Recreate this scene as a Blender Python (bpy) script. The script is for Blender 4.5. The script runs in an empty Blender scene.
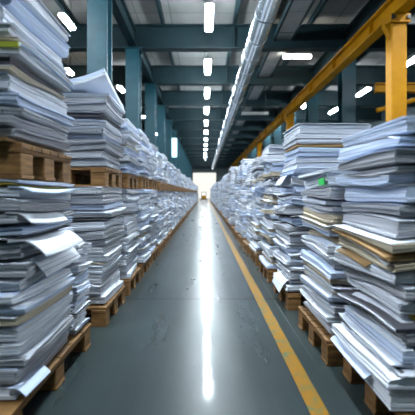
import bpy, bmesh, math, random
from mathutils import Vector, Matrix

C = bpy.context.scene.collection
rnd = random.Random(7)
EYE = 1.1

# ------------------------------------------------------------------ materials
def new_mat(name):
    m = bpy.data.materials.new(name); m.use_nodes = True
    nt = m.node_tree
    return m, nt, nt.nodes['Principled BSDF']

def N(nt, kind, **kw):
    n = nt.nodes.new(kind)
    for k, v in kw.items():
        setattr(n, k, v)
    return n

def coords(nt, scale, out='Object'):
    tc = N(nt, 'ShaderNodeTexCoord'); mp = N(nt, 'ShaderNodeMapping')
    mp.inputs['Scale'].default_value = scale
    nt.links.new(tc.outputs[out], mp.inputs['Vector'])
    return mp.outputs['Vector']

def noise(nt, scale, sc=1.0, detail=2.0, rough=0.5, out='Object'):
    n = N(nt, 'ShaderNodeTexNoise')
    n.inputs['Scale'].default_value = sc; n.inputs['Detail'].default_value = detail
    n.inputs['Roughness'].default_value = rough
    nt.links.new(coords(nt, scale, out), n.inputs['Vector'])
    return n.outputs['Fac']

def ramp(nt, src, stops):
    r = N(nt, 'ShaderNodeValToRGB')
    e = r.color_ramp.elements
    while len(e) < len(stops):
        e.new(0.5)
    for k, (p, c) in enumerate(stops):
        e[k].position = p
        e[k].color = (c, c, c, 1) if not isinstance(c, tuple) else (*c, 1)
    nt.links.new(src, r.inputs['Fac'])
    return r.outputs['Color']

def mul(nt, a, b, blend='MULTIPLY', fac=1.0):
    m = N(nt, 'ShaderNodeMix', data_type='RGBA', blend_type=blend)
    for sock, v in ((m.inputs[0], fac), (m.inputs[6], a), (m.inputs[7], b)):
        if isinstance(v, (int, float)):
            sock.default_value = v
        elif isinstance(v, tuple):
            sock.default_value = (*v, 1)
        else:
            nt.links.new(v, sock)
    return m.outputs[2]

def bump(nt, bs, src, strength, dist=0.01):
    b = N(nt, 'ShaderNodeBump')
    b.inputs['Strength'].default_value = strength; b.inputs['Distance'].default_value = dist
    nt.links.new(src, b.inputs['Height']); nt.links.new(b.outputs['Normal'], bs.inputs['Normal'])

def paper_mat(name, col, line=0.55, printed=False, rough=0.7):
    m, nt, bs = new_mat(name)
    fine = noise(nt, (1.2, 1.2, 420), 1.0, 2.0)
    wide = noise(nt, (0.8, 0.8, 120), 1.0, 1.0)
    lines = mul(nt, ramp(nt, fine, [(0.30, line), (0.5, 1.0)]), ramp(nt, wide, [(0.34, line * 1.05), (0.48, 1.0)]))
    band = noise(nt, (0.4, 0.4, 60), 1.0, 2.0)
    lines = mul(nt, lines, ramp(nt, band, [(0.36, 0.62), (0.5, 1.0)]))
    # the sheet edges show lines, the flat of a sheet does not
    geo = N(nt, 'ShaderNodeNewGeometry'); sep = N(nt, 'ShaderNodeSeparateXYZ')
    nt.links.new(geo.outputs['True Normal'], sep.inputs[0])
    ab = N(nt, 'ShaderNodeMath', operation='ABSOLUTE'); nt.links.new(sep.outputs['Z'], ab.inputs[0])
    flat = ramp(nt, ab.outputs[0], [(0.6, 0.0), (0.85, 1.0)])
    lines = mul(nt, lines, (1, 1, 1), 'MIX', flat)
    c = mul(nt, (col), lines)
    if printed:
        dash = noise(nt, (55, 55, 14), 1.0, 3.0, 0.65)
        rows = noise(nt, (1.5, 1.5, 30), 1.0, 0.0)
        k = mul(nt, ramp(nt, dash, [(0.56, 0.0), (0.62, 1.0)]), ramp(nt, rows, [(0.52, 0.0), (0.6, 1.0)]))
        k = mul(nt, k, (0, 0, 0), 'MIX', flat)
        c = mul(nt, c, (0.05, 0.05, 0.07), 'MIX', k)
    nt.links.new(c, bs.inputs['Base Color'])
    bs.inputs['Roughness'].default_value = rough
    bs.inputs['Specular IOR Level'].default_value = 0.35
    bump(nt, bs, fine, 0.25, 0.004)
    return m

PAPER = {
    'white': (paper_mat('paper_white', (0.66, 0.69, 0.76), 0.68), 'white'),
    'cool': (paper_mat('paper_cool', (0.52, 0.60, 0.76), 0.66), 'bluish white'),
    'grey': (paper_mat('paper_grey', (0.42, 0.43, 0.47), 0.55), 'light grey'),
    'print': (paper_mat('paper_printed', (0.54, 0.555, 0.60), 0.52, True), 'printed grey'),
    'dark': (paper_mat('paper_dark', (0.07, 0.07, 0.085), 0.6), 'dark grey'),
    'cream': (paper_mat('paper_cream', (0.52, 0.45, 0.34), 0.5), 'cream'),
    'kraft': (paper_mat('paper_kraft', (0.33, 0.20, 0.08), 0.55), 'brown'),
    'yellow': (paper_mat('paper_yellow', (0.46, 0.34, 0.04), 0.6), 'yellow'),
}
SHEET = paper_mat('sheet_white', (0.66, 0.70, 0.77), 0.85)
SHEET_BLUE = paper_mat('sheet_blue', (0.54, 0.63, 0.80), 0.85)

def plain(name, col, rough=0.5, metal=0.0, var=0.25, vs=(3, 3, 3), emit=0.0, spec=0.5):
    m, nt, bs = new_mat(name)
    f = noise(nt, vs, 1.0, 5.0, 0.6)
    c = mul(nt, col, ramp(nt, f, [(0.25, 1.0 - var), (0.7, 1.0)]))
    nt.links.new(c, bs.inputs['Base Color'])
    bs.inputs['Roughness'].default_value = rough; bs.inputs['Metallic'].default_value = metal
    bs.inputs['Specular IOR Level'].default_value = spec
    if emit:
        bs.inputs['Emission Color'].default_value = (*col, 1)
        bs.inputs['Emission Strength'].default_value = emit
    return m

def lamp_mat(name, col, strength):
    m, nt, bs = new_mat(name)
    bs.inputs['Base Color'].default_value = (0.8, 0.8, 0.8, 1)
    bs.inputs['Emission Color'].default_value = (*col, 1)
    bs.inputs['Emission Strength'].default_value = strength
    return m

def wood_mat():
    m, nt, bs = new_mat('pallet_wood')
    g = noise(nt, (6, 6, 40), 1.0, 6.0, 0.6)
    g2 = noise(nt, (2.2, 2.2, 5), 1.0, 3.0)
    a = ramp(nt, g, [(0.25, (0.08, 0.034, 0.008)), (0.5, (0.20, 0.094, 0.024)), (0.8, (0.34, 0.175, 0.052))])
    c = mul(nt, a, ramp(nt, g2, [(0.3, 0.65), (0.65, 1.0)]))
    nt.links.new(c, bs.inputs['Base Color'])
    bs.inputs['Roughness'].default_value = 0.75
    bump(nt, bs, g, 0.3, 0.004)
    return m

WOOD = wood_mat()
TEAL = plain('teal_steel', (0.012, 0.028, 0.033), 0.55, 0.0, 0.3, spec=0.18)
TEAL_COL = plain('teal_column_paint', (0.010, 0.050, 0.066), 0.4, 0.0, 0.3, spec=0.25)
YELLOW = plain('yellow_steel', (0.40, 0.175, 0.0005), 0.55, 0.0, 0.3, spec=0.12)
STEEL = plain('galvanised_steel', (0.70, 0.75, 0.80), 0.24, 0.9, 0.3, (5, 2, 5))
SEAM = plain('seam_steel', (0.20, 0.23, 0.26), 0.4, 0.8)
WHITE_METAL = plain('white_metal', (0.70, 0.73, 0.74), 0.5, 0.0, 0.15)
DARK = plain('dark_metal', (0.025, 0.03, 0.032), 0.5)
BLACK = plain('black_rubber', (0.015, 0.015, 0.017), 0.6)
LAMP = lamp_mat('lamp_diffuser', (0.80, 0.92, 1.0), 135)
LAMP_SIDE = lamp_mat('lamp_diffuser_side', (0.84, 0.93, 1.0), 85)
LAMP_WARM = lamp_mat('lamp_diffuser_warm', (1.0, 0.92, 0.78), 40)
GLOW_CYAN = lamp_mat('glow_cyan', (0.25, 0.85, 1.0), 0.8)  # painted glow for a brightly lit column face, not a lamp
GREEN = plain('green_tag', (0.03, 0.60, 0.10), 0.5, 0, 0.1)
LIME = plain('lime_tag', (0.30, 0.34, 0.02), 0.5, 0, 0.1)

def ceiling_mat():
    m, nt, bs = new_mat('ceiling_sheeting')
    br = N(nt, 'ShaderNodeTexBrick')
    br.offset = 0.0
    br.inputs['Scale'].default_value = 1.0
    br.inputs['Brick Width'].default_value = 1.0; br.inputs['Row Height'].default_value = 1.75
    br.inputs['Mortar Size'].default_value = 0.018
    br.inputs['Color1'].default_value = (0.22, 0.222, 0.21, 1)
    br.inputs['Color2'].default_value = (0.16, 0.16, 0.15, 1)
    br.inputs['Mortar'].default_value = (0.08, 0.10, 0.10, 1)
    nt.links.new(coords(nt, (1, 1, 1)), br.inputs['Vector'])
    f = noise(nt, (0.6, 0.6, 0.6), 1.0, 5.0, 0.6)
    c = mul(nt, br.outputs['Color'], ramp(nt, f, [(0.3, 0.65), (0.7, 1.0)]))
    nt.links.new(c, bs.inputs['Base Color']); bs.inputs['Roughness'].default_value = 0.7
    return m

def floor_mat():
    m, nt, bs = new_mat('painted_concrete')
    big = noise(nt, (0.8, 0.8, 1), 1.0, 6.0, 0.6)
    streak = noise(nt, (7, 0.35, 1), 1.0, 4.0, 0.6)
    speck = noise(nt, (30, 30, 1), 1.0, 3.0, 0.6)
    c = ramp(nt, big, [(0.3, (0.025, 0.037, 0.038)), (0.7, (0.038, 0.051, 0.051))])
    c = mul(nt, c, ramp(nt, streak, [(0.3, 0.8), (0.65, 1.0)]))
    c = mul(nt, c, ramp(nt, speck, [(0.24, 0.55), (0.29, 1.0)]))
    # pale grit
    grit = noise(nt, (38, 38, 1), 1.0, 2.0, 0.5)
    c = mul(nt, c, (0.33, 0.36, 0.36), 'MIX', ramp(nt, grit, [(0.75, 0.0), (0.79, 0.35)]))
    # long thin wheel scratches along the aisle
    sx = noise(nt, (26, 0.06, 1), 1.0, 1.0, 0.4)
    c = mul(nt, c, (0.30, 0.34, 0.35), 'MIX', ramp(nt, sx, [(0.74, 0.0), (0.77, 0.4)]))
    # expansion joints across the aisle
    tc = N(nt, 'ShaderNodeTexCoord'); sp = N(nt, 'ShaderNodeSeparateXYZ')
    nt.links.new(tc.outputs['Object'], sp.inputs[0])
    def joint(sock, off, pitch, half):
        a = N(nt, 'ShaderNodeMath', operation='SUBTRACT'); a.inputs[1].default_value = off - pitch / 2
        nt.links.new(sock, a.inputs[0])
        b = N(nt, 'ShaderNodeMath', operation='FLOORED_MODULO'); b.inputs[1].default_value = pitch
        nt.links.new(a.outputs[0], b.inputs[0])
        d = N(nt, 'ShaderNodeMath', operation='SUBTRACT'); d.inputs[1].default_value = pitch / 2
        nt.links.new(b.outputs[0], d.inputs[0])
        e = N(nt, 'ShaderNodeMath', operation='ABSOLUTE'); nt.links.new(d.outputs[0], e.inputs[0])
        g = N(nt, 'ShaderNodeMath', operation='LESS_THAN'); g.inputs[1].default_value = half
        nt.links.new(e.outputs[0], g.inputs[0])
        return g.outputs[0]
    j = joint(sp.outputs['Y'], 3.74, 6.0, 0.022)
    c = mul(nt, c, (0.006, 0.008, 0.008), 'MIX', j)
    nt.links.new(c, bs.inputs['Base Color'])
    r = ramp(nt, noise(nt, (3.0, 0.5, 1), 1.0, 5.0, 0.65), [(0.25, 0.24), (0.75, 0.36)])
    nt.links.new(r, bs.inputs['Roughness'])
    bs.inputs['IOR'].default_value = 1.5
    bs.inputs['Specular IOR Level'].default_value = 0.14
    bs.inputs['Coat Weight'].default_value = 0.42
    nt.links.new(ramp(nt, noise(nt, (5, 2, 1), 1.0, 6.0, 0.7), [(0.35, 0.03), (0.65, 0.12)]), bs.inputs['Coat Roughness'])
    b1 = noise(nt, (14, 5, 1), 1.0, 6.0, 0.7)
    bump(nt, bs, b1, 0.08, 0.006)
    return m

def line_mat():
    m, nt, bs = new_mat('yellow_floor_paint')
    w = noise(nt, (14, 14, 1), 1.0, 6.0, 0.7)
    w2 = noise(nt, (3, 1.2, 1), 1.0, 3.0, 0.6)
    k = mul(nt, ramp(nt, w, [(0.40, 1.0), (0.5, 0.0)]), ramp(nt, w2, [(0.42, 0.15), (0.62, 1.0)]))
    c = mul(nt, (0.25, 0.118, 0.0005), (0.05, 0.13, 0.09), 'MIX', k)
    nt.links.new(c, bs.inputs['Base Color'])
    bs.inputs['Roughness'].default_value = 0.5
    bs.inputs['Specular IOR Level'].default_value = 0.15
    return m

# ------------------------------------------------------------------ mesh helpers
def mesh_obj(name, bm, mats, parent=None, loc=(0, 0, 0), smooth=False):
    bmesh.ops.recalc_face_normals(bm, faces=bm.faces[:])
    me = bpy.data.meshes.new(name); bm.to_mesh(me); bm.free()
    for m in (mats if isinstance(mats, (list, tuple)) else [mats]):
        me.materials.append(m)
    if smooth:
        for p in me.polygons: p.use_smooth = True
    o = bpy.data.objects.new(name, me); C.objects.link(o); o.location = loc
    if parent: o.parent = parent
    return o

def box(bm, x0, x1, y0, y1, z0, z1, bev=0.0, mi=0):
    r = bmesh.ops.create_cube(bm, size=1.0)
    vs = r['verts']
    for v in vs:
        v.co = Vector((x0 + (v.co.x + .5) * (x1 - x0), y0 + (v.co.y + .5) * (y1 - y0), z0 + (v.co.z + .5) * (z1 - z0)))
    fs = {f for v in vs for f in v.link_faces}
    for f in fs: f.material_index = mi
    if bev:
        es = list({e for v in vs for e in v.link_edges})
        bmesh.ops.bevel(bm, geom=es, offset=bev, segments=1, affect='EDGES', profile=0.5)

def bx(*a, **k):
    bm = bmesh.new(); box(bm, *a, **k); return bm

def extrude_profile(bm, pts, a, b, axis='Y', mi=0):
    """a closed (u, z) profile swept from a to b along an axis"""
    def P(u, z, t): return Vector((u, t, z)) if axis == 'Y' else Vector((t, u, z))
    A = [bm.verts.new(P(u, z, a)) for u, z in pts]; B = [bm.verts.new(P(u, z, b)) for u, z in pts]
    n = len(pts)
    for i in range(n):
        bm.faces.new((A[i], A[(i + 1) % n], B[(i + 1) % n], B[i])).material_index = mi
    bm.faces.new(A).material_index = mi; bm.faces.new(B[::-1]).material_index = mi

def i_profile(c, z0, z1, w, tf, tw):
    h = w / 2; t = tw / 2
    return [(c - h, z0), (c + h, z0), (c + h, z0 + tf), (c + t, z0 + tf), (c + t, z1 - tf), (c + h, z1 - tf),
            (c + h, z1), (c - h, z1), (c - h, z1 - tf), (c - t, z1 - tf), (c - t, z0 + tf), (c - h, z0 + tf)]

def cyl(bm, p0, p1, r, seg=24, r2=None):
    p0, p1 = Vector(p0), Vector(p1); d = p1 - p0
    res = bmesh.ops.create_cone(bm, cap_ends=True, segments=seg, radius1=r, radius2=r if r2 is None else r2, depth=d.length)
    M = Matrix.Translation((p0 + p1) / 2) @ d.to_track_quat('Z', 'Y').to_matrix().to_4x4()
    bmesh.ops.transform(bm, matrix=M, verts=res['verts'])

def thing(name, label, cat, loc=(0, 0, 0), group=None, rz=0.0):
    o = bpy.data.objects.new(name, None); C.objects.link(o)
    o.location = loc; o.rotation_euler.z = rz
    return tag(o, label, cat, group)

def tag(o, label, cat, group=None, kind=None):
    o['label'] = label; o['category'] = cat
    if group: o['group'] = group
    if kind: o['kind'] = kind
    return o

def struct(o):
    o['kind'] = 'structure'; return o

def dup(src, loc, rz=None):
    r = src.copy(); C.objects.link(r); r.location = loc
    if rz is not None: r.rotation_euler.z = rz
    for ch in list(src.children):
        c = ch.copy(); C.objects.link(c); c.parent = r
        for g in list(ch.children):
            d = g.copy(); C.objects.link(d); d.parent = c
    return r

ORD = ['zeroth', 'first', 'second', 'third', 'fourth', 'fifth', 'sixth', 'seventh', 'eighth', 'ninth', 'tenth', 'eleventh', 'twelfth',
       'thirteenth', 'fourteenth', 'fifteenth', 'sixteenth', 'seventeenth', 'eighteenth', 'nineteenth']
TENS = {2: 'twent', 3: 'thirt', 4: 'fort', 5: 'fift', 6: 'sixt'}
def ordinal(n):
    if n < 20: return ORD[n]
    t, u = divmod(n, 10)
    return TENS[t] + ('ieth' if u == 0 else 'y' + ORD[u])

# ------------------------------------------------------------------ setting
CEIL = 6.35
WL, WR, YB, YE = -9.0, 10.5, -4.0, 62.0
FLOOR = floor_mat()
struct(mesh_obj('floor', bx(WL, WR, YB, YE + 14, -0.2, 0.0), FLOOR))
struct(mesh_obj('ceiling', bx(WL, WR, YB, YE, CEIL, CEIL + 0.2), ceiling_mat()))
WALL = plain('teal_wall', (0.03, 0.06, 0.07), 0.6, 0, 0.4, (0.5, 0.5, 0.5))
WALL_END = plain('end_wall_paint', (0.10, 0.14, 0.15), 0.6, 0, 0.3)
struct(mesh_obj('wall_left', bx(WL - 0.2, WL, YB, YE, 0, CEIL), WALL))
struct(mesh_obj('wall_right', bx(WR, WR + 0.2, YB, YE, 0, CEIL), WALL))
struct(mesh_obj('wall_front', bx(WL, WR, YB - 0.2, YB, 0, CEIL), WALL))
bm = bmesh.new()
DX0, DX1, DZ = -2.15, 2.15, 4.75
box(bm, WL, DX0, YE, YE + 0.2, 0, CEIL); box(bm, DX1, WR, YE, YE + 0.2, 0, CEIL); box(bm, DX0, DX1, YE, YE + 0.2, DZ, CEIL)
struct(mesh_obj('wall_back', bm, WALL_END))
# the open end door: a frame, daylight behind it
bm = bmesh.new()
box(bm, DX0, DX0 + 0.15, YE - 0.1, YE + 0.25, 0, DZ); box(bm, DX1 - 0.15, DX1, YE - 0.1, YE + 0.25, 0, DZ)
box(bm, DX0, DX1, YE - 0.1, YE + 0.25, DZ - 0.15, DZ)
struct(mesh_obj('door_1', bm, DARK))
# yellow floor marking (paint on the floor)
struct(mesh_obj('trim_1', bx(0.527, 0.620, YB + 1, 58, 0.0, 0.002), line_mat()))

# roof beams, girders and purlins
BEAM0, PITCH = 7.4, 3.5
k = 0
y = BEAM0 - 2 * PITCH
while y < YE:
    bm = bmesh.new()
    prof = i_profile(y, 5.43, 6.15, 0.30, 0.035, 0.05)
    extrude_profile(bm, prof, WL, WR, 'X')
    for xs in (-5.4, -2.15, 0.9, 4.3, 7.4):
        box(bm, xs - 0.012, xs + 0.012, y - 0.14, y + 0.14, 5.46, 6.12)
    struct(mesh_obj('roof_beam', bm, TEAL))
    y += PITCH
for xg in (-2.15, 4.3):
    bm = bmesh.new(); extrude_profile(bm, i_profile(xg, 5.5, 6.0, 0.22, 0.03, 0.04), YB, YE, 'Y')
    struct(mesh_obj('roof_girder', bm, TEAL))
for xg in (-7.4, -5.7, -3.9, -1.25, 0.9, 2.0, 3.2, 5.9, 7.5, 9.1):
    bm = bmesh.new(); extrude_profile(bm, i_profile(xg, 6.15, CEIL, 0.09, 0.02, 0.03), YB, YE, 'Y')
    struct(mesh_obj('roof_purlin', bm, TEAL))

# steel columns
def make_column():
    t = thing('steel_column', '', 'column')
    w = 0.20
    bm = bmesh.new()
    # H section: flanges face the aisle, web between them
    pts = [(-w, -w), (w, -w), (w, -w + .035), (.03, -w + .035), (.03, w - .035), (w, w - .035), (w, w), (-w, w), (-w, w - .035), (-.03, w - .035), (-.03, -w + .035), (-w, -w + .035)]
    A = [bm.verts.new((a, b, 0.02)) for a, b in pts]; B = [bm.verts.new((a, b, 5.40)) for a, b in pts]
    for i in range(12): bm.faces.new((A[i], A[(i + 1) % 12], B[(i + 1) % 12], B[i]))
    bm.faces.new(A); bm.faces.new(B)
    mesh_obj('shaft', bm, TEAL_COL, t)
    mesh_obj('base_plate', bx(-.3, .3, -.3, .3, 0, .02), TEAL_COL, t)
    mesh_obj('cap_plate', bx(-.26, .26, -.26, .26, 5.40, 5.425), TEAL_COL, t)
    return t
col0 = make_column()
first = True
for side, xs, phrase, ys in (('L', -2.15, 'behind the two-tier stacks', [BEAM0 + PITCH * i for i in range(15)]),
                             ('R', 4.3, 'beyond the yellow crane beam', [BEAM0 + PITCH * i for i in range(1, 15)])):
    for i, yy in enumerate(ys):
        o = col0 if first else dup(col0, (0, 0, 0)); first = False
        o.location = (xs, yy, 0)
        if i == 0: lab = f'nearest teal steel column {phrase}, wide and H-shaped' if side == 'L' else f'nearest teal steel column {phrase}'
        else: lab = f'teal steel column, {ordinal(i + 1)} from the front of the row {phrase}'
        tag(o, lab, 'column', 'teal columns ' + phrase)

# ------------------------------------------------------------------ lamps
def make_lamp(mat, L, W, z):
    t = thing('ceiling_light', '', 'light')
    h = L / 2; w = W / 2
    bm = bmesh.new(); box(bm, -w * .8, w * .8, -h, h, 0.045, 0.10, 0.01)
    mesh_obj('housing', bm, WHITE_METAL, t)
    bm = bmesh.new()
    pts = [(-w, .045), (-w, .0), (-w * .75, -.035), (w * .75, -.035), (w, .0), (w, .045)]
    extrude_profile(bm, pts, -h, h, 'Y')
    mesh_obj('diffuser', bm, mat, t)
    for s in (-1, 1):
        bm = bmesh.new(); cyl(bm, (0, s * h * .7, .10), (0, s * h * .7, CEIL - z), 0.008, 8)
        mesh_obj('hanger_rod', bm, DARK, t)
    return t
def lamp_row(mat, x, y0, n, pitch, z, L, W, phrase, dx=0.0, rz=0.0):
    src = make_lamp(mat, L, W, z)
    for i in range(n):
        o = src if i == 0 else dup(src, (0, 0, 0))
        o.location = (x + dx * i, y0 + pitch * i, z); o.rotation_euler.z = rz
        tag(o, f'glowing strip light, {ordinal(i + 1)} from the front {phrase}' if n > 1 else f'glowing strip light set crosswise {phrase}', 'light', 'strip lights ' + phrase)
LZ = 5.6
# the visible lights start at 9.2 m; the same row runs on over the viewer's head
lamp_row(LAMP, 0.118, -0.9, 4, 3.4, LZ, 1.28, 0.20, 'over the near end of the aisle')
bpy.context.view_layer.update()
lamp_row(LAMP, 0.112, 12.9, 14, 3.4, LZ, 1.28, 0.20, 'down the middle of the aisle')
lamp_row(LAMP_SIDE, -3.62, 9.5, 6, 6.1, LZ, 0.75, 0.16, 'just behind the teal columns')
lamp_row(LAMP_WARM, -5.05, 13.4, 4, 7.0, LZ, 0.5, 0.2, 'far behind the teal columns by the side wall')
for xs, ph in ((-3.62, 'in the unseen row behind the nearest two-tier stacks'), (-6.6, 'in the unseen row by the wall near the viewer'), (4.85, 'in the unseen row behind the nearest yellow-line stacks'), (7.6, 'in the unseen row beyond the large yellow post')):
    lamp_row(LAMP_SIDE, xs, 1.8, 2, 3.2, LZ, 1.47, 0.27, ph)  # out-of-view rows added to light the faces of the near stacks
lamp_row(LAMP_WARM, 3.06, 11.9, 1, 5.0, LZ, 0.9, 0.13, 'between the duct and the yellow crane beam', 0, math.pi / 2)
lamp_row(LAMP_SIDE, 4.85, 17.3, 5, 3.5, LZ - 0.3, 0.7, 0.2, 'just past the yellow crane beam')
lamp_row(LAMP_SIDE, 7.1, 12.4, 6, 3.7, LZ, 1.1, 0.17, 'far beyond the yellow crane beam')

t = tag(mesh_obj('column_glow', bx(-.2, .2, -.05, .02, 3.55, 4.85, .02), GLOW_CYAN, None, (-2.09, BEAM0 + PITCH * 5 - .255, 0)),
        'tall cyan glow added for the lit face of a far teal column', 'light')  # no fixture: glow added where the column catches more light

# ------------------------------------------------------------------ duct
DXC, DZC, DR = 1.345, 5.06, 0.225
t = thing('ventilation_duct', 'long shiny round metal ventilation duct running under the roof along the aisle', 'duct', (DXC, 0, DZC))
bm = bmesh.new(); cyl(bm, (0, 1.0, 0), (0, 58, 0), DR, 40); mesh_obj('pipe', bm, STEEL, t, smooth=False)
for p in t.children[0].data.polygons: p.use_smooth = len(p.vertices) == 4
y = 2.0; i = 0
while y < 57:
    bm = bmesh.new(); big = i % 4 == 3
    cyl(bm, (0, y - (.05 if big else .02), 0), (0, y + (.05 if big else .02), 0), DR + (.035 if big else .012), 40)
    mesh_obj('flange' if big else 'seam_ring', bm, SEAM if not big else STEEL, t)
    y += 1.18; i += 1
for yy in (10.9, 14.4, 17.9, 21.4, 24.9, 28.4):
    bm = bmesh.new(); box(bm, -DR - .02, -DR + .03, yy - .7, yy - .2, -.13, .13, .02); mesh_obj('air_outlet', bm, WHITE_METAL, t)
for yy in (7.4, 14.4, 21.4, 28.4):
    bm = bmesh.new(); cyl(bm, (0, yy, DR), (0, yy, 5.42 - DZC), .012, 8); mesh_obj('hanger_rod', bm, DARK, t)

# cable tray
t = thing('cable_tray', 'hanging ladder-like cable tray with pale panels beside the metal duct', 'cable tray', (2.36, 0, 5.75))
for s in (-1, 1):
    mesh_obj('side_rail', bx(s * .26 - .03, s * .26 + .03, 2, 55, -.06, .09), TEAL, t)
bm = bmesh.new()
yy = 2.0
while yy < 55:
    box(bm, -.23, .23, yy, yy + .55, -.03, 0); yy += .6
o = mesh_obj('tray_panel', bm, plain('tray_metal', (0.30, 0.32, 0.33), 0.5, 0.2), t)
for yy in (4, 11, 18, 25, 32):
    bm = bmesh.new(); cyl(bm, (0, yy, 0), (0, yy, CEIL - 5.75), .012, 8); mesh_obj('hanger_rod', bm, DARK, t)

# pale cross pipe
t = thing('cross_pipe', 'short pale pipe crossing level between the duct and the crane beam', 'pipe', (2.385, 17, 4.86))
bm = bmesh.new(); cyl(bm, (-.635, 0, 0), (.635, 0, 0), .075, 16); mesh_obj('pipe', bm, WHITE_METAL, t)
for q in (-.5, .5):
    bm = bmesh.new(); cyl(bm, (q, 0, .075), (q, 0, CEIL - 4.86), .012, 8); mesh_obj('hanger_rod', bm, DARK, t)

# ------------------------------------------------------------------ yellow crane way
CX = 3.3
t = thing('crane_beam', 'long yellow steel crane runway beam carried on yellow posts', 'crane beam', (CX, 0, 0))
bm = bmesh.new(); extrude_profile(bm, i_profile(0, 4.13, 4.47, .22, .035, .05), 0.5, 50, 'Y'); mesh_obj('girder', bm, YELLOW, t)
bm = bmesh.new(); box(bm, -.03, .03, .5, 50, 4.47, 4.51); mesh_obj('rail', bm, SEAM, t)
for yy in [3.0 + 2.0 * i for i in range(22)]:
    bm = bmesh.new(); box(bm, -.10, .10, yy - .01, yy + .01, 4.165, 4.435); mesh_obj('stiffener', bm, YELLOW, t)
post = None
for i, yy in enumerate([6.2, 13.9, 21.6, 29.3, 37.0]):
    if post is None:
        post = thing('crane_post', '', 'post')
        bm = bmesh.new(); box(bm, -.13, .13, -.11, .11, .02, 3.98, .015); mesh_obj('shaft', bm, YELLOW, post)
        mesh_obj('base_plate', bx(-.25, .25, -.25, .25, 0, .02), YELLOW, post)
        mesh_obj('head_plate', bx(-.165, .165, -.15, .15, 3.98, 4.125), YELLOW, post)
        bm = bmesh.new()
        extrude_profile(bm, [(-.13, 3.98), (-.23, 3.98), (-.13, 3.78)], -.06, .06, 'Y'); mesh_obj('gusset', bm, YELLOW, post)
        for s in (-1, 1):
            mesh_obj('bolt', bx(s * .13 - .03, s * .13 + .03, -.18, -.15, 4.03, 4.09), DARK, post)
        o = post
    else:
        o = dup(post, (0, 0, 0))
    o.location = (CX, yy, 0)
    tag(o, 'large yellow square post standing behind the nearest stacks by the yellow line' if i == 0 else f'yellow crane post, {ordinal(i + 1)} from the front along the yellow beam', 'post', 'yellow crane posts')
t = thing('cross_beam', 'level yellow cross beam passing behind the large yellow post', 'beam', (0, 9.6, 0))
bm = bmesh.new(); extrude_profile(bm, i_profile(0, 3.78, 4.02, .18, .03, .04), 4.55, 8.2, 'X'); mesh_obj('girder', bm, YELLOW, t)
bm = bmesh.new(); cyl(bm, (4.6, 0, 3.30), (6.4, 0, 3.80), .06, 12); mesh_obj('brace', bm, YELLOW, t)
bm = bmesh.new(); box(bm, 8.0, 8.2, -.1, .1, 0, 3.78); mesh_obj('leg', bm, YELLOW, t)
bm = bmesh.new(); box(bm, 5.12, 5.26, -.07, .07, 0, 3.78); mesh_obj('leg', bm, YELLOW, t)

# ------------------------------------------------------------------ pallets
PH = 0.16
def pallet_parts(w, l):
    out = []
    bm = bmesh.new(); n = 6
    bw = l / n
    for i in range(n):
        box(bm, -w / 2, w / 2, -l / 2 + i * bw + .006, -l / 2 + (i + 1) * bw - .006, PH - .022, PH, .002)
    out.append(('deck', bm))
    for q in (-1, 0, 1):
        yq = q * (l / 2 - .065)
        out.append(('bottom_board', bx(-w / 2, w / 2, yq - .06, yq + .06, 0.0, .016, bev=.002)))
    for s in (-1, 0, 1):
        x = s * (w / 2 - .065)
        out.append(('stringer', bx(x - .06, x + .06, -l / 2, l / 2, PH - .042, PH - .0225, bev=.002)))
        for q in (-1, 0, 1):
            yq = q * (l / 2 - .065)
            out.append(('block', bx(x - .06, x + .06, yq - .06, yq + .06, .0165, PH - .0425, bev=.004)))
    return out
def make_pallet(w, l):
    t = thing('wooden_pallet', '', 'pallet')
    for nm, bm in pallet_parts(w, l): mesh_obj(nm, bm, WOOD, t)
    return t
far_me = None
def pallet_far(w, l):
    global far_me
    if far_me is None:
        bm = bmesh.new()
        box(bm, -w / 2, w / 2, -l / 2, l / 2, PH - .04, PH)
        for s in (-1, 0, 1):
            x = s * (w / 2 - .05)
            box(bm, x - .05, x + .05, -l / 2, l / 2, 0, .02)
            for q in (-1, 0, 1):
                yq = q * (l / 2 - .065); box(bm, x - .05, x + .05, yq - .065, yq + .065, .02, PH - .04)
        o = mesh_obj('wooden_pallet', bm, WOOD); far_me = o
        return o
    o = far_me.copy(); C.objects.link(o); return o

# ------------------------------------------------------------------ paper bundles
GN = 8
def smooth_field(r, amp):
    a = [r.uniform(-1, 1) for _ in range(7)]
    ph = r.uniform(0, 6.28)
    def f(u, v):
        return amp * (a[0] * u * .5 + a[1] * v * .5 + a[2] * (u * u - .33) + a[3] * (v * v - .33) + a[4] * u * v + .45 * a[5] * math.sin(3.1 * u + ph) + .45 * a[6] * math.sin(3.4 * v + ph * 1.7))
    return f

class Pile:
    """A pile of bundles whose tops follow each other; (cx, cy) is its middle, w along x, d along y."""
    def __init__(self, cx, cy, w, d, z0, seed):
        self.cx, self.cy, self.w, self.d, self.seed = cx, cy, w, d, seed
        self.r = random.Random(seed)
        self.H = [[z0] * (GN + 1) for _ in range(GN + 1)]
    def h(self, u, v):
        u = max(-1, min(1, u)); v = max(-1, min(1, v))
        a = (u + 1) / 2 * GN; b = (v + 1) / 2 * GN
        i = min(GN - 1, int(a)); j = min(GN - 1, int(b)); a -= i; b -= j
        H = self.H
        return (H[i][j] * (1 - a) + H[i + 1][j] * a) * (1 - b) + (H[i][j + 1] * (1 - a) + H[i + 1][j + 1] * a) * b
    def top(self): return max(max(r) for r in self.H)

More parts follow.
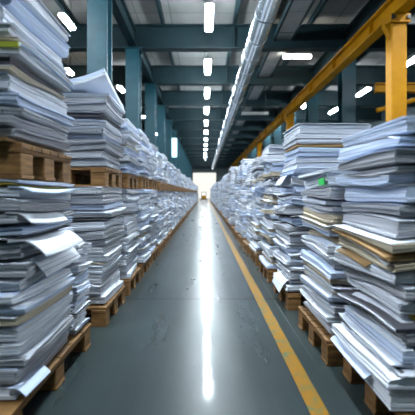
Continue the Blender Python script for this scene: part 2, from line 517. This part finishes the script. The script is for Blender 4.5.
def sheaf_mesh(x_y_bot, x_y_top, layers, r, groove, fan, end=.12):
    """closed mesh: bottom grid, jagged sheet-edge rings, top grid. x_y_*: functions (i, j) -> (x, y, z)"""
    bm = bmesh.new()
    n = GN
    B = [[Vector(x_y_bot(i, j)) for j in range(n + 1)] for i in range(n + 1)]
    T = [[Vector(x_y_top(i, j)) for j in range(n + 1)] for i in range(n + 1)]
    per = [(i, 0) for i in range(n)] + [(n, j) for j in range(n)] + [(i, n) for i in range(n, 0, -1)] + [(0, j) for j in range(n, 0, -1)]
    rings = []
    fr = [0.0]
    ws = [r.uniform(.6, 1.4) for _ in range(layers)]; s = sum(ws)
    acc = 0
    prof = [(0.0, groove)]
    for q, wgt in enumerate(ws):
        a = acc / s; acc += wgt; b = acc / s
        e0 = .16 * (b - a) if q else min(.3 * (b - a), end); e1 = .16 * (b - a) if q < layers - 1 else min(.3 * (b - a), end)
        sx, sy = r.gauss(0, fan), r.gauss(0, fan)
        prof.append((a + e0, 0.0, sx, sy)); prof.append((b - e1, 0.0, sx, sy))
        if q < layers - 1: prof.append((b, groove * r.uniform(.08, .3)))
    prof.append((1.0, groove))
    for pr in prof:
        f, g = pr[0], pr[1]; sx, sy = (pr[2], pr[3]) if len(pr) > 2 else (0, 0)
        ring = []
        for (i, j) in per:
            p = B[i][j].lerp(T[i][j], f).copy()
            ix = 1 if i == 0 else (-1 if i == n else 0); iy = 1 if j == 0 else (-1 if j == n else 0)
            if g:
                inner = B[i + ix][j + iy].lerp(T[i + ix][j + iy], f)
                p.z += (inner.z - p.z) * min(1.0, g / max(.02, (inner - p).xy.length))
            p.x += ix * g + sx; p.y += iy * g + sy
            ring.append(p)
        rings.append(ring)
    V = [[bm.verts.new(p) for p in ring] for ring in rings]
    m = len(per)
    for a, b in zip(V[:-1], V[1:]):
        for q in range(m): bm.faces.new((a[q], a[(q + 1) % m], b[(q + 1) % m], b[q]))
    for G, ring in ((B, V[0]), (T, V[-1])):
        idx = {ij: ring[q] for q, ij in enumerate(per)}
        for i in range(n + 1):
            for j in range(n + 1):
                if (i, j) not in idx: idx[(i, j)] = bm.verts.new(G[i][j])
        for i in range(n):
            for j in range(n):
                bm.faces.new((idx[(i, j)], idx[(i + 1, j)], idx[(i + 1, j + 1)], idx[(i, j + 1)]))
    return bm

def sheet_stack(name, label, cat, fn, thick, mat, group=None, nu=12, nv=10, loc=(0, 0, 0)):
    """a bent sheet or sheaf: fn(u, v) in [0,1]^2 -> upper surface point, thick downwards"""
    bm = bmesh.new()
    T = [[bm.verts.new(fn(i / nu, j / nv)) for j in range(nv + 1)] for i in range(nu + 1)]
    B = [[bm.verts.new(Vector(fn(i / nu, j / nv)) - Vector((0, 0, thick))) for j in range(nv + 1)] for i in range(nu + 1)]
    for i in range(nu):
        for j in range(nv):
            bm.faces.new((T[i][j], T[i + 1][j], T[i + 1][j + 1], T[i][j + 1])); bm.faces.new((B[i][j], B[i][j + 1], B[i + 1][j + 1], B[i + 1][j]))
    per = [(i, 0) for i in range(nu)] + [(nu, j) for j in range(nv)] + [(i, nv) for i in range(nu, 0, -1)] + [(0, j) for j in range(nv, 0, -1)]
    for q in range(len(per)):
        a, b = per[q], per[(q + 1) % len(per)]
        bm.faces.new((T[a[0]][a[1]], B[a[0]][a[1]], B[b[0]][b[1]], T[b[0]][b[1]]))
    # origin near its own middle
    c = Vector((0, 0, 0))
    for v in bm.verts: c += v.co
    c /= len(bm.verts)
    for v in bm.verts: v.co -= c
    o = mesh_obj(name, bm, mat, None, c, smooth=False)
    return tag(o, label, cat, group)

n_bundles = 0
def add_bundle(P, t, key, label, group, wave=.25, jit=.018, flat=False, ox=0.0, oy=0.0, cover=True, fan=.004, cover_key=None, sw=1.0, sd=1.0, layers=None):
    global n_bundles
    r = P.r
    dx, dy, rot = r.gauss(0, jit) + ox, r.gauss(0, jit) + oy, r.gauss(0, .02)
    dx = max(-.045, min(.045, dx - ox)) + ox; dy = max(-.045, min(.045, dy - oy)) + oy
    hw, hd = P.w / 2 * sw * r.uniform(.955, 1.0), P.d / 2 * sd * r.uniform(.955, 1.0)
    base = [row[:] for row in P.H]
    mean = sum(map(sum, base)) / (GN + 1) ** 2
    f = smooth_field(r, wave * t * .62)
    lift = r.uniform(0, .006) if not flat else 0
    lu, lv = r.choice((-1, 1, 0)), r.choice((-1, 1, 0))
    gapf = lambda u, v: .005 + lift * (max(0, u * lu) ** 3 + max(0, v * lv) ** 3)
    bot, top = {}, {}
    tc = .003 if cover else 0.0
    cs, sn = math.cos(rot), math.sin(rot)
    newH = [[0] * (GN + 1) for _ in range(GN + 1)]
    for i in range(GN + 1):
        for j in range(GN + 1):
            u, v = i / GN * 2 - 1, j / GN * 2 - 1
            hb = base[i][j] + gapf(u, v)
            tt = t + f(u, v) - .45 * (base[i][j] - mean)
            tt = max(.45 * t, min(1.6 * t, tt))
            ht = hb + tt if not flat else max(mean + t, hb + .012)
            newH[i][j] = ht
    cz = mean
    P2 = P
    def fld(F, u, v):
        old = P.H; P.H = F; z = P.h(u, v); P.H = old; return z
    def place(i, j, F, extra):
        u, v = i / GN * 2 - 1, j / GN * 2 - 1
        lx, ly = u * hw, v * hd
        x, y = lx * cs - ly * sn + dx, lx * sn + ly * cs + dy
        return x, y, fld(F, x / (P.w / 2), y / (P.d / 2)) + extra(x / (P.w / 2), y / (P.d / 2)) - cz
    zero = lambda u, v: 0.0
    g = min(.034, t * .6)
    bm = sheaf_mesh(lambda i, j: place(i, j, base, lambda u, v: gapf(max(-1, min(1, u)), max(-1, min(1, v)))),
                    lambda i, j: place(i, j, newH, lambda u, v: -tc), layers or max(2, round(t / .020)), r, g, fan)
    o = mesh_obj('paper_bundle', bm, PAPER[key][0], None, (P.cx, P.cy, cz))
    tag(o, label, 'paper bundle', group)
    if cover:
        # thin top sheet, a little askew and hanging over the edge
        cxo, cyo, cr = r.gauss(0, .008), r.gauss(0, .008), r.gauss(0, .012)
        hang = r.uniform(0, .010) if r.random() < .6 else r.uniform(.0, .022)
        over = r.uniform(.992, 1.02)
        cc, ss = math.cos(cr), math.sin(cr)
        bmc = bmesh.new()
        lay = []
        for lv_ in (0, 1):
            G = []
            for i in range(GN + 1):
                row = []
                for j in range(GN + 1):
                    u, v = i / GN * 2 - 1, j / GN * 2 - 1
                    if abs(u) > .7: u = math.copysign(.7 + (abs(u) - .7) * 1.0, u)
                    lx, ly = u * hw * over, v * hd * over
                    x, y = lx * cc - ly * ss + cxo, lx * ss + ly * cc + cyo
                    x, y = x * cs - y * sn + dx, x * sn + y * cs + dy
                    uu, vv = x / (P.w / 2), y / (P.d / 2)
                    e = max(0, abs(lx) - hw + .012) + max(0, abs(ly) - hd + .012)
                    z = fld(newH, uu, vv) - cz - (tc - .0006 if lv_ == 0 else .0) - min(hang, e * .6) * (1 if e > .012 else 0)
                    row.append(bmc.verts.new((x, y, z)))
                G.append(row)
            lay.append(G)
        for G in lay:
            for i in range(GN):
                for j in range(GN): bmc.faces.new((G[i][j], G[i + 1][j], G[i + 1][j + 1], G[i][j + 1]))
        per = [(i, 0) for i in range(GN)] + [(GN, j) for j in range(GN)] + [(i, GN) for i in range(GN, 0, -1)] + [(0, j) for j in range(GN, 0, -1)]
        for q in range(len(per)):
            a, b = per[q], per[(q + 1) % len(per)]
            bmc.faces.new((lay[0][a[0]][a[1]], lay[0][b[0]][b[1]], lay[1][b[0]][b[1]], lay[1][a[0]][a[1]]))
        mesh_obj('cover_sheet', bmc, PAPER[cover_key][0] if cover_key else r.choice([SHEET, SHEET, SHEET_BLUE, PAPER['white'][0]]), o)
    P.H = newH
    n_bundles += 1
    return o

def build_pile(phrase, cx, cy, w, d, z0, z1, n, seed, palette, wave=.25, jit=.018, special=None, flat_top=True, drift=0.0, cover=True, spread=(.7, 1.35), sheets=(), thin=True):
    """n bundles from z0 to z1. palette: keys to draw from; special {index from the top (1 = top): dict(...)}"""
    P = Pile(cx, cy, w, d, z0, seed)
    r = random.Random(seed + 1000)
    special = special or {}
    ts = []
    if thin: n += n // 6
    shade_gaps = {q for q in r.sample(range(3, n - 1), n // 5) if q not in special and q - n - 1 not in special} if thin else set()  # thin bundles added between others; dark ones stand in for gap shade
    for k in range(n):
        s = special.get(n - k) or special.get(-1 - k) or {}
        ts.append(s.get('t') or r.uniform(*spread) * (.26 if n - k in shade_gaps else 1))
    fixed = sum(t for k, t in enumerate(ts) if (special.get(n - k) or special.get(-1 - k) or {}).get('t'))
    free = sum(t for k, t in enumerate(ts) if not (special.get(n - k) or special.get(-1 - k) or {}).get('t'))
    f = (z1 - z0 - fixed - n * .005) / free
    group = 'paper bundles of ' + phrase
    objs = []
    todo = sorted(sheets, key=lambda q: q[0])
    for k in range(n):
        idx = n - k
        s = special.get(idx) or special.get(-1 - k) or {}
        t = s.get('t') or ts[k] * f
        key = s.get('key') or r.choice(palette)
        if idx in shade_gaps: key = r.choice(('dark', 'dark', 'print', 'cream'))
        look = s.get('look') or (('thin added ' if idx in shade_gaps else '') + PAPER[key][1])
        if idx == 1: where = f'topmost of {phrase}'
        elif idx == n: where = f'bottom one of {phrase}'
        else: where = f'{ordinal(idx)} from the top of {phrase}'
        ox = s.get('ox', drift * math.sin(k * .7 + seed))
        last = flat_top and idx == 1
        o = add_bundle(P, t, key, f'{look} {s.get("noun", "paper bundle")}, {where}', group, wave, s.get('jit', jit), last, ox, s.get('oy', 0.0), s.get('cover', cover), cover_key=s.get('cover_key'), sw=s.get('sw', 1.0))
        objs.append(o)
        m = sum(map(sum, P.H)) / (GN + 1) ** 2
        while todo and (m >= todo[0][0] or k == n - 2) and k < n - 1:
            lay_sheet(P, *todo.pop(0)[1:])
            P.H = [[h_ + .007 for h_ in row] for row in P.H]
    return P, objs

def lay_sheet(P, label, y0, y1, out, droop, mat, thick=.005, skew=0.0, curl=0.0):
    """a sheet lying on the pile so far, hanging out over its aisle edge"""
    side = 1 if P.cx < 0 else -1
    xe = P.cx + side * P.w / 2
    def f(u, v):
        x = xe + side * (-.05 + u * (out + .05)); y = y0 + v * (y1 - y0) + skew * u
        z = P.h((x - P.cx) / (P.w / 2), (y - P.cy) / (P.d / 2)) + thick + .0012
        return (x, y, z - droop * max(0, u - .35) ** 1.7 / .65 ** 1.7 + curl * u * u * v * v)
    sheet_stack('loose_sheet', label, 'paper', f, thick, mat, 'jutting sheets')

XL = -0.825           # aisle face of the two-tier stacks
XR = 0.80             # aisle face of the stacks by the yellow line
SW = 0.70             # width of a stack across the row
UP = 1.148            # underside of the raised pallets
PW = 0.74

pal_n = 0
pal_l = make_pallet(PW, 1.10)          # foremost long pallet
pal_s = make_pallet(PW, 0.72)
pal_u = make_pallet(0.70, 0.62)         # smaller raised ones
used_u = False
used_s = False
def near_pallet(x, y, z, label, long=False):
    global used_s, used_u
    if long: o = pal_l
    elif z > 0.5:
        o = dup(pal_u, (0, 0, 0)) if used_u else pal_u; used_u = True
    elif not used_s: o = pal_s; used_s = True
    else: o = dup(pal_s, (0, 0, 0))
    o.location = (x, y, z); tag(o, label, 'pallet', 'wooden pallets'); return o

LXC = XL - SW / 2 + .0
# ---- first pallet on the two-tier side: two columns on one long pallet
near_pallet(LXC - .015, 2.06, 0, 'long wooden pallet on the floor under the foremost two-tier stack', True)
gw = ['white', 'white', 'cool', 'grey', 'white', 'print']
dk = ['white', 'grey', 'cool', 'grey', 'white', 'cream']
P, _ = build_pile('the first lower-tier stack', LXC, 1.93, SW, .66, PH, UP - .035, 16, 11, dk, .30, .016,
    {2: dict(key='yellow', t=.010, cover=False, noun='folder', ox=-.03, jit=.002), 3: dict(key='white'), 8: dict(key='grey'), 1: dict(key='white', t=.022)},
    sheets=[(.185, 'bluish sheet sagging at the foot of the first lower-tier stack', 1.60, 1.86, .03, .035, SHEET_BLUE),
            (.74, 'grey sheet hanging just under the large jutting white sheet', 1.68, 2.16, .07, .085, PAPER['white'][0], .006, .04),
            (.80, 'large white sheet jutting out of the middle of the first lower-tier stack', 1.60, 2.10, .10, .07, SHEET, .008, .05),
            (.95, 'white sheet bowed outward near the top of the first lower-tier stack', 1.58, 2.02, .05, .045, SHEET, .006, .03),
            (1.10, 'bluish sheet with an upturned far corner under the foremost raised pallet', 1.60, 2.24, .06, .022, SHEET_BLUE, .006, .0, .04)])
UP1 = P.top() + .0015
near_pallet(LXC, 1.93, UP1, 'raised wooden pallet between the foremost upper and lower stacks')
Pu, _ = build_pile('the first upper-tier stack', LXC - .0, 1.90, SW, .66, UP1 + PH, 2.06, 12, 12, gw, .28, .018,
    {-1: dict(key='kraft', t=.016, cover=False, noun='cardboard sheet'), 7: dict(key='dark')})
Pb, _ = build_pile('the short rear lower-tier stack', LXC, 2.465, SW, .27, PH, .765, 11, 13, ['white', 'white', 'cool'], .3, .014, flat_top=False)

# ---- following two-tier stacks
def tier_stack(i, y0, seed, top, nl=14, nu=11, pal=gw, spU=None, spL=None, flatU=True):
    yc = y0 + .34
    near_pallet(LXC, yc, 0, f'wooden pallet on the floor under the {ordinal(i)} two-tier stack from the front')
    Q, _ = build_pile(f'the {ordinal(i)} lower-tier stack', LXC, yc, SW, .66, PH, UP, nl, seed, pal, .3, .018, spL)
    zu = Q.top() + .0015
    near_pallet(LXC, yc, zu, f'raised wooden pallet between tiers of the {ordinal(i)} stack from the front')
    return build_pile(f'the {ordinal(i)} upper-tier stack', LXC, yc, SW, .66, zu + PH, top, nu, seed + 50, pal, .3, .018, spU, flatU)
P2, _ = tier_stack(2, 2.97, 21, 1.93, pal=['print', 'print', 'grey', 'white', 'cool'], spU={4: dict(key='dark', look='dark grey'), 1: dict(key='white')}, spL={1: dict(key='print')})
P3, _ = tier_stack(3, 3.86, 22, 1.90, pal=['white', 'white', 'cool', 'print'])
P4, _ = tier_stack(4, 4.74, 23, 1.95, 14, 11, ['white', 'white', 'cool', 'white'])

# ---- stacks beside the yellow line
RXC = XR + SW / 2
def line_stack(i, y0, seed, top, n, pal, d=.66, wave=.45, jit=.022, sp=None, floor_pal=True, flat=False, drift=0.0, sheets=()):
    yc = y0 + .34
    near_pallet(RXC - .005 if i > 1 else RXC + .06, yc, 0, f'wooden pallet under the {ordinal(i)} stack beside the yellow line')
    return build_pile(f'the {ordinal(i)} yellow-line stack', RXC, yc, SW, d, PH, top, n, seed, pal, wave, jit, sp, flat, drift, sheets=sheets)
R1, r1 = line_stack(1, 1.50, 31, 1.41, 19, ['cool', 'grey', 'cool', 'grey', 'white'], wave=.42, jit=.022, flat=True, sp={
    9: dict(key='cream', t=.03), 10: dict(key='kraft', t=.014, noun='cardboard sheet', cover=False), 11: dict(key='cream'),
    15: dict(key='yellow', t=.014, noun='folder', cover=False, ox=.06, oy=-.02, jit=.001, sw=.86), 1: dict(key='cool', t=.07), -1: dict(key='white', ox=-.03), -2: dict(key='white', ox=-.035)}, sheets=[
        (.21, 'long bluish sheet at the foot of the first stack beside the yellow line', 1.7, 2.16, .045, .03, SHEET_BLUE),
        (.76, 'brown sheet drooping from the middle of the first yellow-line stack', 1.75, 2.14, .018, .02, PAPER['kraft'][0]),
        (.87, 'white sheet jutting from the first stack just above the brown layers', 1.75, 2.15, .022, .02, PAPER['white'][0])])
R2, r2 = line_stack(2, 2.30, 32, 1.20, 19, ['white', 'grey', 'white', 'cream', 'print', 'cool'], wave=.5, jit=.024, sp={
    1: dict(key='white', t=.085, look='thick white', cover=False), 8: dict(key='cream', cover_key='kraft', look='brown-topped cream')})
R3, r3 = line_stack(3, 3.38, 33, 1.29, 20, ['white', 'cool', 'grey', 'white', 'print', 'cool'], wave=.55, jit=.026, flat=True, sheets=[
        (.28, 'white sheet hanging low from the third stack over its pallet', 3.42, 3.80, .085, .12, SHEET, .004, .02),
        (1.22, 'bluish sheet folding over the top of the third stack below the neat block', 3.42, 3.78, .06, .085, SHEET_BLUE)])
Ru, _ = build_pile('the neat block by the yellow line', RXC + .08, 3.71, SW, .62, R3.top() + .001, 1.76, 8, 34, ['white', 'cool', 'white'], .12, .008, thin=False, special=
    {4: dict(key='kraft', t=.028, noun='flat box', cover=False), 1: dict(key='white', t=.10, look='thick white')})
R4, r4 = line_stack(4, 4.42, 35, 1.69, 24, ['white', 'cream', 'cool', 'cream', 'white'], wave=.5, jit=.024)
R5, r5 = line_stack(5, 5.45, 36, 1.66, 22, ['white', 'cool', 'white', 'grey', 'cream'], wave=.5, jit=.024)
tier_stack(5, 5.62, 24, 1.88, 14, 10, ['white', 'white', 'cool', 'white'])

# ---- what is too far away to count: the rest of the bundles
def far_bundle(bm, cx, cy, w, d, z, t, r, level=False):
    dx, dy, a = r.gauss(0, .014), r.gauss(0, .012), r.gauss(0, .015)
    mi = r.choice((0, 0, 0, 0, 1, 1, 2))
    ring = []
    ti = [0 if level else max(-.01, min(.01, r.gauss(0, .006))) for _ in range(4)]
    for k_, (f, s) in enumerate(((.02, .97), (.25, 1.0), (.75, 1.0), (.98, .97))):
        q = []
        for c_, (u, v) in enumerate(((-1, -1), (1, -1), (1, 1), (-1, 1))):
            x, y = u * w / 2 * s, v * d / 2 * s
            q.append(bm.verts.new((cx + dx + x * math.cos(a) - y * math.sin(a), cy + dy + x * math.sin(a) + y * math.cos(a), z + f * t + ti[c_])))
        ring.append(q)
    fs = [bm.faces.new(ring[0][::-1]), bm.faces.new(ring[-1])]
    for A, B in zip(ring[:-1], ring[1:]):
        for k_ in range(4): fs.append(bm.faces.new((A[k_], A[(k_ + 1) % 4], B[(k_ + 1) % 4], B[k_])))
    for f in fs: f.material_index = mi
def far_pile(bm, cx, cy, z0, z1, r):
    z = z0; th = .045 if cy < 14 else .07
    while z < z1 - .02:
        t = min(th * r.uniform(.7, 1.35), z1 - z); far_bundle(bm, cx, cy, SW * .98, .64, z, t, r, z == z0 or z + t > z1 - .021); z += t
bm = bmesh.new(); r = random.Random(99)
y = 6.50; i = 6
while y < 47:
    top = r.uniform(1.80, 1.96)
    yc = y + .34
    far_pile(bm, LXC, yc, PH, UP, r); far_pile(bm, LXC, yc, UP + PH, top, r)
    if i <= 45:
        for z, w_ in ((0, 'on the floor under'), (UP, 'between the tiers of')):
            o = pallet_far(PW, .72); o.location = (LXC, yc, z)
            tag(o, f'wooden pallet {w_} the {ordinal(i)} two-tier stack from the front', 'pallet', 'wooden pallets')
    y += .88; i += 1
y = 6.50; i = 6
while y < 47:
    yc = y + .34; far_pile(bm, RXC + r.gauss(0, .03), yc, PH, r.uniform(1.60, 1.92), r)
    if i <= 45:
        o = pallet_far(PW, .72); o.location = (RXC - .02, yc, 0)
        tag(o, f'wooden pallet under the {ordinal(i)} stack beside the yellow line', 'pallet', 'wooden pallets')
    y += 1.02; i += 1
o = mesh_obj('paper_bundle', bm, [PAPER['white'][0], PAPER['cool'][0], PAPER['grey'][0], PAPER['cream'][0]])
tag(o, 'distant white paper bundles stacked along both sides down to the far end', 'paper bundles', kind='stuff')

# ------------------------------------------------------------------ loose and curling sheets
zt = P2.top()
# curled sheaf on the second upper-tier stack: the aisle corner nearest the viewer stands up
def curl2(off):
    def f(u, v):
        x = LXC - .35 + u * .71; y = 2.955 + v * .70
        up = .115 * max(0, u - .45) ** 1.6 / .55 ** 1.6 * (1 - v) ** 1.2 + .03 * (1 - v) + .008 * math.sin(5 * u)
        return (x - .01 * off, y + .01 * off, zt + .03 + off * .030 + up)
    return f
sheet_stack('paper_sheaf', 'lower white sheaf curling up on top of the second upper-tier stack', 'paper', curl2(0), .026, SHEET, 'curled sheaves')
sheet_stack('paper_sheaf', 'topmost white sheaf with raised corner on the second upper-tier stack', 'paper', curl2(1), .026, SHEET_BLUE, 'curled sheaves')

# sheet hanging from the top of the second stack by the yellow line
zt = R2.top()
sheet_stack('paper_sheaf', 'white curled sheaf drooping toward the aisle above the green tag', 'paper',
            lambda u, v: (XR - .035 + u * .62, 2.32 + v * .62, zt + .022 + .075 * (min(1, u * 2.2)) ** 1.4 * (1 - .3 * v) - .012 * v), .02, SHEET, 'curled sheaves')
tag(mesh_obj('paper_tag', bx(-.004, .0, -.055, .055, -.022, .022), GREEN, None, (XR - .012, 2.42, zt - .055)),
    'small bright green tag on the aisle side of a paper stack', 'tag')
tag(mesh_obj('paper_tag', bx(-.09, .02, -.012, .0, -.011, .011), LIME, None, (XL + .01, 1.545, 1.735)),
    'yellow-green tag at the corner of the first upper-tier stack', 'tag')

# ------------------------------------------------------------------ cart at the far end
t = thing('hand_cart', 'tiny dark and yellow cart at the far end of the aisle', 'cart', (-0.1, 50, 0))
mesh_obj('deck', bx(-.45, .45, -.6, .6, .18, .28), DARK, t)
mesh_obj('body', bx(-.36, .36, -.3, .3, .28, .75, bev=.05), YELLOW, t)
bm = bmesh.new()
for s in (-1, 1): box(bm, s * .33 - .03, s * .33 + .03, .5, .56, .28, 1.25)
box(bm, -.36, .36, .5, .56, 1.19, 1.25)
mesh_obj('push_handle', bm, DARK, t)
for a in (-1, 1):
    for b in (-1, 1):
        bm = bmesh.new(); cyl(bm, (a * .38 - .04, b * .45, .09), (a * .38 + .04, b * .45, .09), .09, 16); mesh_obj('wheel', bm, BLACK, t)

# ------------------------------------------------------------------ world and camera
w = bpy.data.worlds.new('World'); bpy.context.scene.world = w; w.use_nodes = True
bg = w.node_tree.nodes['Background']
bg.inputs['Color'].default_value = (1.0, 0.98, 0.91, 1); bg.inputs['Strength'].default_value = 0.52

cam = bpy.data.cameras.new('Camera'); co = bpy.data.objects.new('Camera', cam); C.objects.link(co)
F = 360.0
cam.sensor_width = 36; cam.lens = F / 415 * 36
cam.shift_x = (207.5 - 204.5) / 415; cam.shift_y = -(207.5 - 193.0) / 415
co.location = (0, 0, EYE); co.rotation_euler = (math.pi / 2, 0, 0)
cam.clip_start = .05; cam.clip_end = 300
cam.dof.use_dof = True; cam.dof.focus_distance = 3.2
cam.dof.aperture_fstop = cam.lens / 16.0
sc = bpy.context.scene; sc.camera = co
sc.view_settings.view_transform = 'Standard'; sc.view_settings.look = 'None'
sc.view_settings.exposure = 1.0; sc.view_settings.gamma = 1.0; sc.view_settings.use_curve_mapping = False
sc.cycles.use_denoising = True
sc.cycles.max_bounces = 8; sc.cycles.diffuse_bounces = 4
sc.cycles.sample_clamp_indirect = 6
